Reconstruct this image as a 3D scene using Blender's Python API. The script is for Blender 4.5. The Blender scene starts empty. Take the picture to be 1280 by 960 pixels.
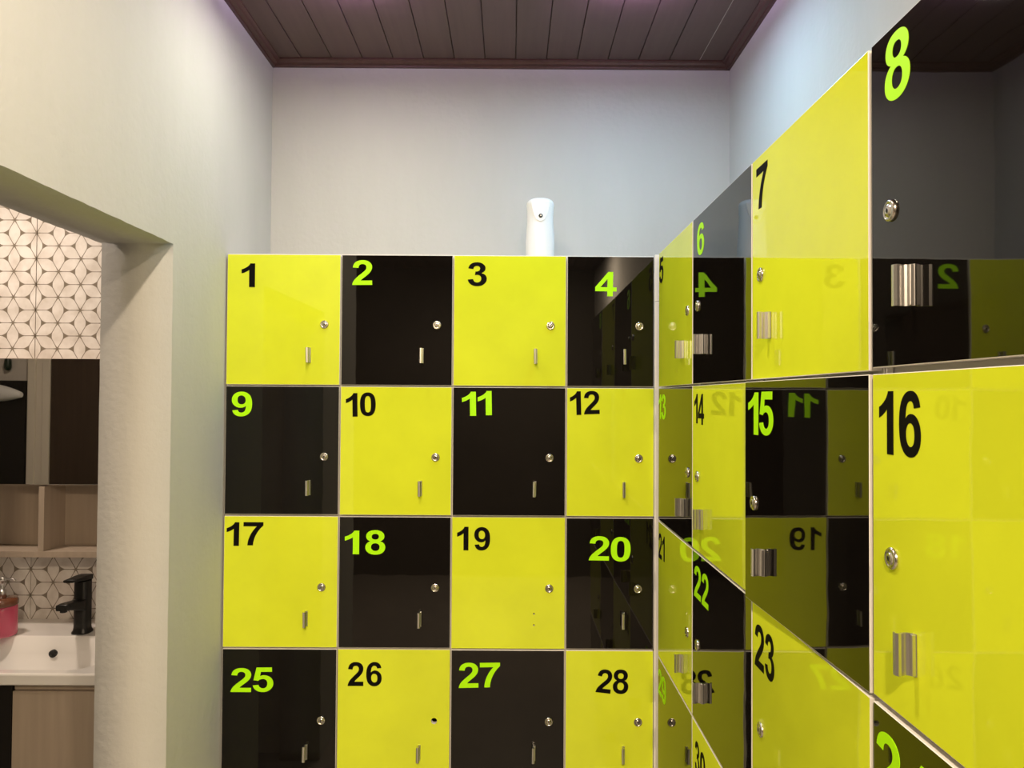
import bpy, bmesh, math, random
from mathutils import Matrix, Vector
random.seed(7)
PI = math.pi
scene = bpy.context.scene
C = scene.collection

# ---------------------------------------------------------------- camera
CAM_H = 1.62
F_PX = 925.0
def cam_axes(yaw, pitch, roll):
    B = Matrix(((1, 0, 0), (0, 0, -1), (0, 1, 0)))
    cy, sy = math.cos(yaw), math.sin(yaw)
    cp, sp = math.cos(pitch), math.sin(pitch)
    cr, sr = math.cos(roll), math.sin(roll)
    Ry = Matrix(((cy, 0, sy), (0, 1, 0), (-sy, 0, cy)))
    Rx = Matrix(((1, 0, 0), (0, cp, -sp), (0, sp, cp)))
    Rz = Matrix(((cr, -sr, 0), (sr, cr, 0), (0, 0, 1)))
    return Rz @ Rx @ Ry @ B
R_ = cam_axes(-0.0014, -0.0186, 0.0060)
cam_d = bpy.data.cameras.new('camera')
cam = bpy.data.objects.new('camera', cam_d)
C.objects.link(cam)
right, down, fwd = R_[0], R_[1], R_[2]
cam.matrix_world = Matrix((
    (right[0], -down[0], -fwd[0], 0.0),
    (right[1], -down[1], -fwd[1], 0.0),
    (right[2], -down[2], -fwd[2], CAM_H),
    (0, 0, 0, 1)))
cam_d.sensor_fit = 'HORIZONTAL'
cam_d.sensor_width = 36.0
cam_d.lens = 36.0 * F_PX / 1280.0
cam_d.clip_start = 0.02
scene.camera = cam

# ---------------------------------------------------------------- world, exposure
w = bpy.data.worlds.new('world')
scene.world = w
w.use_nodes = True
w.node_tree.nodes['Background'].inputs[0].default_value = (0.5, 0.5, 0.52, 1)
w.node_tree.nodes['Background'].inputs[1].default_value = 0.05
vs = scene.view_settings
vs.view_transform = 'Standard'
vs.look = 'None'
vs.gamma = 1.0
vs.use_curve_mapping = False
vs.exposure = 0.2

# ---------------------------------------------------------------- room lamps (position, watts, colour)
CEIL = 2.795
LAMPS = [
    ((-0.46, 1.965), 4.2, (1.0, 0.98, 0.82), 'pale ceiling downlight with violet halo near the left wall'),
    ((0.345, 1.965), 5.2, (0.45, 0.78, 1.0), 'cool bluish ceiling downlight with violet halo near the right wall lockers'),
    ((-0.29, 0.96), 11.0, (1.0, 0.82, 0.60), 'warm ceiling downlight in line with the doorway'),
    ((-0.29, -1.15), 86.0, (1.0, 0.78, 0.54), 'added unseen warm downlight filling the back lockers from the front'),  # unseen fill lamp, added to light the locker doors from the front
    ((0.35, -1.15), 70.0, (1.0, 0.78, 0.54), 'added unseen warm downlight near the right wall, brightening the left wall'),  # second unseen fill lamp, added to brighten the left wall strip
]
BATH_LAMP = ((-1.75, 2.02, 2.47), 11.0, (1.0, 0.82, 0.66))

def area(name, loc, watts, col, radius, parent=None):
    l = bpy.data.lights.new(name, 'AREA')
    l.shape = 'DISK'
    l.size = radius * 2
    l.energy = watts
    l.color = col
    o = bpy.data.objects.new(name, l)
    C.objects.link(o)
    o.location = loc
    if parent:
        o.parent = parent
    return o

# ---------------------------------------------------------------- node helpers
def mat(name):
    m = bpy.data.materials.new(name)
    m.use_nodes = True
    nt = m.node_tree
    return m, nt, nt.nodes['Principled BSDF']

def simple(name, col, rough=0.5, metal=0.0, spec=0.5, coat=0.0, noise=0.0, nscale=30.0, bump=0.0, bscale=60.0):
    m, nt, b = mat(name)
    b.inputs['Roughness'].default_value = rough
    b.inputs['Metallic'].default_value = metal
    b.inputs['Specular IOR Level'].default_value = spec
    b.inputs['Coat Weight'].default_value = coat
    b.inputs['Coat Roughness'].default_value = 0.03
    b.inputs['Base Color'].default_value = (*col, 1)
    tc = nt.nodes.new('ShaderNodeTexCoord')
    if noise > 0:
        n = nt.nodes.new('ShaderNodeTexNoise')
        n.inputs['Scale'].default_value = nscale
        n.inputs['Detail'].default_value = 5
        nt.links.new(tc.outputs['Object'], n.inputs['Vector'])
        r = nt.nodes.new('ShaderNodeValToRGB')
        r.color_ramp.elements[0].position = 0.3
        r.color_ramp.elements[1].position = 0.7
        r.color_ramp.elements[0].color = (*[c * (1 - noise) for c in col], 1)
        r.color_ramp.elements[1].color = (*[min(1, c * (1 + noise)) for c in col], 1)
        nt.links.new(n.outputs['Fac'], r.inputs['Fac'])
        nt.links.new(r.outputs['Color'], b.inputs['Base Color'])
    if bump > 0:
        n2 = nt.nodes.new('ShaderNodeTexNoise')
        n2.inputs['Scale'].default_value = bscale
        n2.inputs['Detail'].default_value = 6
        nt.links.new(tc.outputs['Object'], n2.inputs['Vector'])
        bp = nt.nodes.new('ShaderNodeBump')
        bp.inputs['Strength'].default_value = bump
        bp.inputs['Distance'].default_value = 0.002
        nt.links.new(n2.outputs['Fac'], bp.inputs['Height'])
        nt.links.new(bp.outputs['Normal'], b.inputs['Normal'])
    return m

class X:
    """tiny expression builder on math nodes"""
    nt = None
    def __init__(s, v): s.v = v
    @staticmethod
    def op(o, *a):
        n = X.nt.nodes.new('ShaderNodeMath')
        n.operation = o
        for i, q in enumerate(a):
            q = q.v if isinstance(q, X) else q
            if isinstance(q, (int, float)): n.inputs[i].default_value = q
            else: X.nt.links.new(q, n.inputs[i])
        return X(n.outputs[0])
    def __add__(s, o): return X.op('ADD', s, o)
    def __sub__(s, o): return X.op('SUBTRACT', s, o)
    def __mul__(s, o): return X.op('MULTIPLY', s, o)
    def __truediv__(s, o): return X.op('DIVIDE', s, o)

def plaster(name, col, streak=True):
    m, nt, b = mat(name)
    b.inputs['Roughness'].default_value = 0.75
    b.inputs['Specular IOR Level'].default_value = 0.25
    g = nt.nodes.new('ShaderNodeNewGeometry')
    mp = nt.nodes.new('ShaderNodeMapping')
    mp.inputs['Scale'].default_value = (9, 9, 2.2)
    nt.links.new(g.outputs['Position'], mp.inputs['Vector'])
    n = nt.nodes.new('ShaderNodeTexNoise')
    n.inputs['Scale'].default_value = 1.0
    n.inputs['Detail'].default_value = 7
    n.inputs['Roughness'].default_value = 0.62
    nt.links.new(mp.outputs['Vector'], n.inputs['Vector'])
    r = nt.nodes.new('ShaderNodeValToRGB')
    r.color_ramp.elements[0].position = 0.3
    r.color_ramp.elements[1].position = 0.72
    r.color_ramp.elements[0].color = (*[c * 0.97 for c in col], 1)
    r.color_ramp.elements[1].color = (*[min(1, c * 1.02) for c in col], 1)
    nt.links.new(n.outputs['Fac'], r.inputs['Fac'])
    nt.links.new(r.outputs['Color'], b.inputs['Base Color'])
    n2 = nt.nodes.new('ShaderNodeTexNoise')
    n2.inputs['Scale'].default_value = 55
    n2.inputs['Detail'].default_value = 6
    nt.links.new(g.outputs['Position'], n2.inputs['Vector'])
    ad = nt.nodes.new('ShaderNodeMath')
    ad.operation = 'MULTIPLY_ADD'
    ad.inputs[1].default_value = 1.6
    nt.links.new(n.outputs['Fac'], ad.inputs[0])
    nt.links.new(n2.outputs['Fac'], ad.inputs[2])
    bp = nt.nodes.new('ShaderNodeBump')
    bp.inputs['Strength'].default_value = 0.32
    bp.inputs['Distance'].default_value = 0.004
    nt.links.new(ad.outputs[0], bp.inputs['Height'])
    nt.links.new(bp.outputs['Normal'], b.inputs['Normal'])
    return m

def gloss_panel(name, col, wav=0.05, spec=0.5, var=0.05):
    m, nt, b = mat(name)
    b.inputs['Roughness'].default_value = 0.022
    b.inputs['Specular IOR Level'].default_value = spec
    g = nt.nodes.new('ShaderNodeNewGeometry')
    n0 = nt.nodes.new('ShaderNodeTexNoise')
    n0.inputs['Scale'].default_value = 6
    n0.inputs['Detail'].default_value = 4
    nt.links.new(g.outputs['Position'], n0.inputs['Vector'])
    r = nt.nodes.new('ShaderNodeValToRGB')
    r.color_ramp.elements[0].position = 0.3
    r.color_ramp.elements[1].position = 0.7
    r.color_ramp.elements[0].color = (*[c * (1 - var) for c in col], 1)
    r.color_ramp.elements[1].color = (*[c * (1 + var) for c in col], 1)
    nt.links.new(n0.outputs['Fac'], r.inputs['Fac'])
    nt.links.new(r.outputs['Color'], b.inputs['Base Color'])
    n = nt.nodes.new('ShaderNodeTexNoise')
    n.inputs['Scale'].default_value = 7
    n.inputs['Detail'].default_value = 2
    nt.links.new(g.outputs['Position'], n.inputs['Vector'])
    bp = nt.nodes.new('ShaderNodeBump')
    bp.inputs['Strength'].default_value = wav
    bp.inputs['Distance'].default_value = 0.004
    nt.links.new(n.outputs['Fac'], bp.inputs['Height'])
    nt.links.new(bp.outputs['Normal'], b.inputs['Normal'])
    return m

def wood(name, c1, c2, rough=0.5, axis='Y'):
    m, nt, b = mat(name)
    b.inputs['Roughness'].default_value = rough
    tc = nt.nodes.new('ShaderNodeNewGeometry')
    mp = nt.nodes.new('ShaderNodeMapping')
    mp.inputs['Scale'].default_value = {'Y': (60, 3, 60), 'X': (3, 60, 60), 'Z': (60, 60, 3)}[axis]
    nt.links.new(tc.outputs['Position'], mp.inputs['Vector'])
    n = nt.nodes.new('ShaderNodeTexNoise')
    n.inputs['Scale'].default_value = 1
    n.inputs['Detail'].default_value = 5
    nt.links.new(mp.outputs['Vector'], n.inputs['Vector'])
    r = nt.nodes.new('ShaderNodeValToRGB')
    r.color_ramp.elements[0].position = 0.3
    r.color_ramp.elements[1].position = 0.7
    r.color_ramp.elements[0].color = (*c1, 1)
    r.color_ramp.elements[1].color = (*c2, 1)
    nt.links.new(n.outputs['Fac'], r.inputs['Fac'])
    nt.links.new(r.outputs['Color'], b.inputs['Base Color'])
    return m

def star_tile():
    """six-petal flower print on a ceramic tile"""
    m, nt, b = mat('flower_tile')
    X.nt = nt
    b.inputs['Roughness'].default_value = 0.28
    g = nt.nodes.new('ShaderNodeNewGeometry')
    s = nt.nodes.new('ShaderNodeSeparateXYZ')
    nt.links.new(g.outputs['Position'], s.inputs[0])
    P = 0.0899
    x = (X(s.outputs['X']) + 1.5812) / P
    z = (X(s.outputs['Z']) - 0.882) / P
    r3 = math.sqrt(3)
    def wrap(v, per):
        return X.op('WRAP', v, per / 2, -per / 2)
    ax, az = wrap(x, r3), wrap(z, 1.0)
    bx, bz = wrap(x - r3 / 2, r3), wrap(z - 0.5, 1.0)
    la = X.op('SQRT', ax * ax + az * az)
    lb = X.op('SQRT', bx * bx + bz * bz)
    pick = X.op('LESS_THAN', la, lb)
    dx = bx + (ax - bx) * pick
    dz = bz + (az - bz) * pick
    rr = X.op('MINIMUM', la, lb)
    th = X.op('ARCTAN2', dz, dx)
    tf = X.op('ABSOLUTE', wrap(th, PI / 3))
    t = rr * X.op('SINE', tf)
    a = rr * X.op('COSINE', tf)
    grow = X.op('MAXIMUM', a - 0.41, 0.0)
    wd = X.op('POWER', grow, 1.7) * 1.45 + 0.019
    core = X.op('MAXIMUM', X(0.16).v - rr if False else X.op('SUBTRACT', 0.17, rr), 0.0) * 0.10
    wd = wd + core
    dark = X.op('SMOOTH_MIN', X.op('DIVIDE', wd - t, 0.012), 1.0, 0.0)
    dark = X.op('MAXIMUM', dark, 0.0)
    # marble mottling that differs from petal to petal
    n = nt.nodes.new('ShaderNodeTexNoise')
    n.inputs['Scale'].default_value = 22
    n.inputs['Detail'].default_value = 6
    nt.links.new(g.outputs['Position'], n.inputs['Vector'])
    r = nt.nodes.new('ShaderNodeValToRGB')
    r.color_ramp.elements[0].position = 0.3
    r.color_ramp.elements[1].position = 0.65
    r.color_ramp.elements[0].color = (0.60, 0.55, 0.50, 1)
    r.color_ramp.elements[1].color = (0.76, 0.72, 0.68, 1)
    nt.links.new(n.outputs['Fac'], r.inputs['Fac'])
    mx = nt.nodes.new('ShaderNodeMixRGB')
    nt.links.new(dark.v, mx.inputs[0])
    nt.links.new(r.outputs['Color'], mx.inputs[1])
    mx.inputs[2].default_value = (0.20, 0.165, 0.125, 1)
    nt.links.new(mx.outputs[0], b.inputs['Base Color'])
    return m

def emis(name, col, strength):
    m, nt, b = mat(name)
    b.inputs['Base Color'].default_value = (*[c * 0.6 for c in col], 1)
    b.inputs['Emission Color'].default_value = (*col, 1)
    b.inputs['Emission Strength'].default_value = strength
    return m

M = {}
M['wall'] = plaster('plaster_wall', (0.53, 0.53, 0.515))
M['wall_bath'] = plaster('bathroom_plaster', (0.62, 0.59, 0.55))
M['wall_rear'] = plaster('rear_plaster', (0.08, 0.075, 0.07))
M['yellow'] = gloss_panel('yellow_gloss_panel', (0.71, 0.81, 0.03))
M['black'] = gloss_panel('black_gloss_panel', (0.0050, 0.0038, 0.0032), var=0.2, spec=0.42)
M['edge'] = simple('white_edge_band', (0.84, 0.81, 0.77), 0.35)
M['carcass'] = simple('white_melamine_board', (0.70, 0.67, 0.63), 0.45, noise=0.04)
M['num_black'] = simple('black_vinyl', (0.006, 0.005, 0.005), 0.6, spec=0.04)
M['num_lime'] = simple('lime_vinyl', (0.46, 1.0, 0.002), 0.5, spec=0.2)
M['chrome'] = simple('lock_nickel', (0.62, 0.58, 0.52), 0.22, metal=1.0)
M['alu'] = simple('brushed_aluminium', (0.70, 0.68, 0.66), 0.3, metal=1.0)
M['dark'] = simple('dark_keyhole', (0.01, 0.009, 0.008), 0.6)
M['plank'] = wood('brown_ceiling_plank', (0.090, 0.056, 0.048), (0.108, 0.068, 0.058), 0.55)
M['trim'] = wood('brown_cornice', (0.060, 0.024, 0.018), (0.078, 0.033, 0.026), 0.35)
M['joint'] = simple('pale_joint_strip', (0.45, 0.38, 0.34), 0.5)
M['floor'] = simple('grey_floor_tile', (0.24, 0.22, 0.20), 0.4, noise=0.08, nscale=5)
M['white_plastic'] = simple('white_plastic', (0.74, 0.76, 0.78), 0.3)
M['tile'] = star_tile()
M['grout'] = simple('brown_grout', (0.10, 0.075, 0.06), 0.8)
M['ceramic'] = simple('white_ceramic', (0.80, 0.78, 0.76), 0.10, coat=0.4)
M['beige'] = wood('beige_board', (0.37, 0.30, 0.235), (0.42, 0.34, 0.27), 0.5, 'Z')
M['black_metal'] = simple('matt_black_metal', (0.008, 0.0075, 0.006), 0.38)
M['mirror'] = simple('mirror_glass', (0.62, 0.60, 0.56), 0.015, metal=1.0)
M['dkbrown'] = wood('dark_brown_door', (0.040, 0.025, 0.016), (0.052, 0.033, 0.021), 0.5, 'Z')
M['blackpanel'] = simple('black_panel', (0.006, 0.004, 0.003), 0.5)
M['frame'] = simple('pale_door_frame', (0.72, 0.68, 0.60), 0.5)
M['green'] = simple('dark_green_plastic', (0.012, 0.028, 0.016), 0.35)
M['bronze'] = simple('brown_lid', (0.16, 0.055, 0.025), 0.25, coat=0.5)
M['lens_w'] = emis('downlight_lens', (1.0, 0.95, 0.9), 6.0)
M['violet'] = emis('violet_rim_light', (0.72, 0.45, 1.0), 150.0)
m_, nt_, b_ = mat('pink_soap')
b_.inputs['Base Color'].default_value = (0.78, 0.12, 0.22, 1)
b_.inputs['Roughness'].default_value = 0.08
b_.inputs['Transmission Weight'].default_value = 0.35
b_.inputs['Coat Weight'].default_value = 0.6
M['pink'] = m_

# ---------------------------------------------------------------- mesh helpers
class MB:
    def __init__(s):
        s.v, s.f, s.mi, s.sm = [], [], [], []
    def add(s, verts, faces, mi=0, smooth=False):
        o = len(s.v)
        s.v += [tuple(p) for p in verts]
        for fc in faces:
            s.f.append(tuple(o + i for i in fc))
            s.mi.append(mi)
            s.sm.append(smooth)
    def box(s, a, b, mi=0):
        x0, y0, z0 = a
        x1, y1, z1 = b
        v = [(x0, y0, z0), (x1, y0, z0), (x1, y1, z0), (x0, y1, z0), (x0, y0, z1), (x1, y0, z1), (x1, y1, z1), (x0, y1, z1)]
        s.add(v, [(0, 3, 2, 1), (4, 5, 6, 7), (0, 1, 5, 4), (1, 2, 6, 5), (2, 3, 7, 6), (3, 0, 4, 7)], mi)
    def bbox(s, a, b, ch=0.0015, mi=0, side_mi=None):
        """box with chamfered edges; faces other than the -y front may use side_mi"""
        bm = bmesh.new()
        bmesh.ops.create_cube(bm, size=1.0)
        for q in bm.verts:
            q.co = Vector(((a[0] + b[0]) / 2 + q.co.x * (b[0] - a[0]), (a[1] + b[1]) / 2 + q.co.y * (b[1] - a[1]), (a[2] + b[2]) / 2 + q.co.z * (b[2] - a[2])))
        bmesh.ops.bevel(bm, geom=bm.edges[:], offset=ch, segments=2, affect='EDGES', profile=0.5)
        bm.normal_update()
        o = len(s.v)
        s.v += [tuple(q.co) for q in bm.verts]
        for fc in bm.faces:
            s.f.append(tuple(o + q.index for q in fc.verts))
            k = mi
            if side_mi is not None and fc.normal.y > -0.95:
                k = side_mi
            s.mi.append(k)
            s.sm.append(False)
        bm.free()
    def rings(s, rings, mi=0, smooth=True, cap0=True, cap1=True, closed=True):
        n = len(rings[0])
        o = len(s.v)
        for r in rings:
            s.v += [tuple(p) for p in r]
        for k in range(len(rings) - 1):
            for i in range(n if closed else n - 1):
                j = (i + 1) % n
                s.f.append((o + k * n + i, o + k * n + j, o + (k + 1) * n + j, o + (k + 1) * n + i))
                s.mi.append(mi)
                s.sm.append(smooth)
        if cap0:
            s.f.append(tuple(o + i for i in range(n))[::-1]); s.mi.append(mi); s.sm.append(False)
        if cap1:
            s.f.append(tuple(o + (len(rings) - 1) * n + i for i in range(n))); s.mi.append(mi); s.sm.append(False)
    def lathe(s, prof, c=(0, 0, 0), axis='z', n=28, mi=0, cap0=True, cap1=True, smooth=True):
        rs = []
        for r, h in prof:
            ring = []
            for i in range(n):
                a = 2 * PI * i / n
                u, v = r * math.cos(a), r * math.sin(a)
                if axis == 'z': p = (c[0] + u, c[1] + v, c[2] + h)
                elif axis == 'y': p = (c[0] + u, c[1] + h, c[2] + v)
                else: p = (c[0] + h, c[1] + u, c[2] + v)
                ring.append(p)
            rs.append(ring)
        s.rings(rs, mi, smooth, cap0, cap1)
    def build(s, name, mats, parent=None, loc=(0, 0, 0), rot=(0, 0, 0)):
        me = bpy.data.meshes.new(name)
        me.from_pydata(s.v, [], s.f)
        if not isinstance(mats, (list, tuple)):
            mats = [mats]
        for m in mats:
            me.materials.append(m)
        me.polygons.foreach_set('material_index', s.mi)
        me.polygons.foreach_set('use_smooth', s.sm)
        bm = bmesh.new()
        bm.from_mesh(me)
        bmesh.ops.recalc_face_normals(bm, faces=bm.faces)
        bm.to_mesh(me)
        bm.free()
        me.update()
        return place(name, me, parent, loc, rot)

def place(name, me, parent=None, loc=(0, 0, 0), rot=(0, 0, 0), scale=(1, 1, 1)):
    o = bpy.data.objects.new(name, me)
    C.objects.link(o)
    o.location = loc
    o.rotation_euler = rot
    o.scale = scale
    if parent:
        o.parent = parent
    return o

def tag(o, label=None, cat=None, group=None, kind=None):
    if label: o['label'] = label
    if cat: o['category'] = cat
    if group: o['group'] = group
    if kind: o['kind'] = kind
    return o

def empty(name, loc=(0, 0, 0), rotz=0.0):
    o = bpy.data.objects.new(name, None)
    o.empty_display_size = 0.05
    C.objects.link(o)
    o.location = loc
    o.rotation_euler = (0, 0, rotz)
    return o

def box_obj(name, a, b, m, parent=None, ch=0.0):
    mb = MB()
    if ch > 0: mb.bbox(a, b, ch)
    else: mb.box(a, b)
    return mb.build(name, m, parent)

# ---------------------------------------------------------------- room shell
XL, XR, YB, YREAR = -0.8425, 0.7614, 2.577, -2.4
YLE, XFL = 0.35, -2.6   # the left wall ends at YLE; unseen widening to XFL, added to keep lamp glare out of the doors
XB = -1.0205          # bathroom side of the left wall
DOOR_FAR, DOOR_NEAR, HEAD = 1.8366, 1.02, 1.998
T = 0.12

tag(box_obj('floor', (-3.2, YREAR - T, -0.08), (XR + T, YB + T, 0.0), M['floor']), 'grey tiled floor of the locker room', None, None, 'structure')
tag(box_obj('wall_back', (XL, YB, 0), (XR + T, YB + T, CEIL + 0.1), M['wall']), 'pale grey plaster wall above the lockers', None, None, 'structure')
tag(box_obj('wall_right', (XR, YREAR, 0), (XR + T, YB, CEIL + 0.1), M['wall']), 'pale plaster wall behind the right lockers', None, None, 'structure')
tag(box_obj('wall_rear', (XFL - T, YREAR - T, 0), (XR + T, YREAR, CEIL + 0.1), M['wall_rear']), 'darker plaster wall across from the numbered lockers', None, None, 'structure')

tag(box_obj('wall_far_left_added', (XFL - T, YREAR, 0), (XFL, YLE + T, CEIL + 0.1), M['wall_rear']), 'unseen darker wall of the widening added behind the camera', None, None, 'structure')
tag(box_obj('wall_return_added', (XFL, YLE, 0), (XB, YLE + T, CEIL + 0.1), M['wall']), 'unseen plaster return wall of the widening added behind the camera', None, None, 'structure')
def wall_left():
    """left wall with the doorway; its arris is slightly uneven like hand plaster"""
    rnd = random.Random(3)
    prof = []                       # outline of the solid in (y, z), walked along the opening
    y0, y1, zt = YLE, YB, CEIL + 0.1
    edge = []
    n = 46
    for i in range(n + 1):          # near jamb upward
        edge.append((DOOR_NEAR + rnd.uniform(-.0012, .0012), HEAD * i / n))
    edge[0] = (DOOR_NEAR, 0)
    edge[-1] = (DOOR_NEAR, HEAD)
    for i in range(1, 40):
        edge.append((DOOR_NEAR + (DOOR_FAR - DOOR_NEAR) * i / 40, HEAD + rnd.uniform(-.0007, .0006)))
    edge.append((DOOR_FAR, HEAD))
    for i in range(1, 60):
        edge.append((DOOR_FAR + rnd.uniform(-.0008, .0008), HEAD * (1 - i / 60)))
    edge.append((DOOR_FAR, 0))
    outer = [(y1, 0), (y1, zt), (y0, zt), (y0, 0)]
    poly = edge + outer
    cu = bpy.data.curves.new('tmp', 'CURVE')
    cu.dimensions = '2D'
    cu.fill_mode = 'BOTH'
    sp = cu.splines.new('POLY')
    sp.points.add(len(poly) - 1)
    for p, (a, b) in zip(sp.points, poly):
        p.co = (a, b, 0, 1)
    sp.use_cyclic_u = True
    cu.extrude = (XL - XB) / 2
    me = curve_mesh(cu)
    for v in me.vertices:
        a, b, c = v.co
        v.co = ((XL + XB) / 2 + c, a, b)
    me.materials.clear()
    me.materials.append(M['wall'])
    o = place('wall_left', me)
    tag(o, 'cream plaster wall with an open doorway to the washroom', None, None, 'structure')

def curve_mesh(cu):
    ob = bpy.data.objects.new('tmp', cu)
    C.objects.link(ob)
    dg = bpy.context.evaluated_depsgraph_get()
    dg.update()
    me = bpy.data.meshes.new_from_object(ob.evaluated_get(dg), depsgraph=dg)
    bpy.data.objects.remove(ob)
    bpy.data.curves.remove(cu)
    bm = bmesh.new()
    bm.from_mesh(me)
    bmesh.ops.remove_doubles(bm, verts=bm.verts, dist=1e-6)
    bmesh.ops.recalc_face_normals(bm, faces=bm.faces)
    bm.to_mesh(me)
    bm.free()
    return me
wall_left()

# ceiling of brown planks
mb = MB()
mb.box((XL, YREAR, CEIL + 0.012), (XR, YB, CEIL + 0.1))
mb.box((XFL, YREAR, CEIL + 0.012), (XL - 0.0001, YLE, CEIL + 0.1))
ceil = mb.build('ceiling', M['grout'])
tag(ceil, 'dark brown plank ceiling', None, None, 'structure')
pitch = 0.1064
k0 = math.floor((XFL - 0.010) / pitch)
for k in range(k0, 8):
    wide = 0.010 + (k + 0.5) * pitch < XL
    x0 = max(0.010 + k * pitch, XFL if wide else XL) + 0.0012
    x1 = min(0.010 + (k + 1) * pitch, XL if wide else XR) - 0.0012
    if x1 - x0 < 0.01: continue
    mb = MB()
    mb.bbox((x0, YREAR, CEIL - (0.0 if k % 2 else 0.0008)), (x1, YLE if wide else YB, CEIL + 0.0118), 0.0015)
    mb.build('plank', M['plank'], ceil)
js = box_obj('joint_strip', (0.010 + 6 * pitch - 0.0011, YREAR, CEIL + 0.001), (0.010 + 6 * pitch + 0.0011, YB, CEIL + 0.011), M['joint'], ceil)

def cornice(name, a, b, nrm):
    """small brown cornice: profile in (out from wall, down from ceiling)"""
    prof = [(0, 0), (0.034, 0), (0.034, 0.004), (0.027, 0.007), (0.023, 0.013), (0.012, 0.016), (0.010, 0.021), (0, 0.021)]
    mb = MB()
    rs = []
    for p in (a, b):
        rs.append([(p[0] + nrm[0] * u, p[1] + nrm[1] * u, CEIL - 0.0008 - d) for u, d in prof])
    mb.rings(rs, 0, False)
    return tag(mb.build(name, M['trim']), None, None, None, 'structure')
cornice('trim_1', (XL, YB), (XR, YB), (0, -1))
cornice('trim_2', (XL, YLE), (XL, YB), (1, 0))
cornice('trim_3', (XR, YREAR), (XR, YB), (-1, 0))

# ---------------------------------------------------------------- lockers
DOOR_T = 0.016
ROW_TOP = [2.0381, 1.6501, 1.2694, 0.8833, 0.4975]
ROW_BOT = [1.6545, 1.2745, 0.8882, 0.5020, 0.1120]

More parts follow.
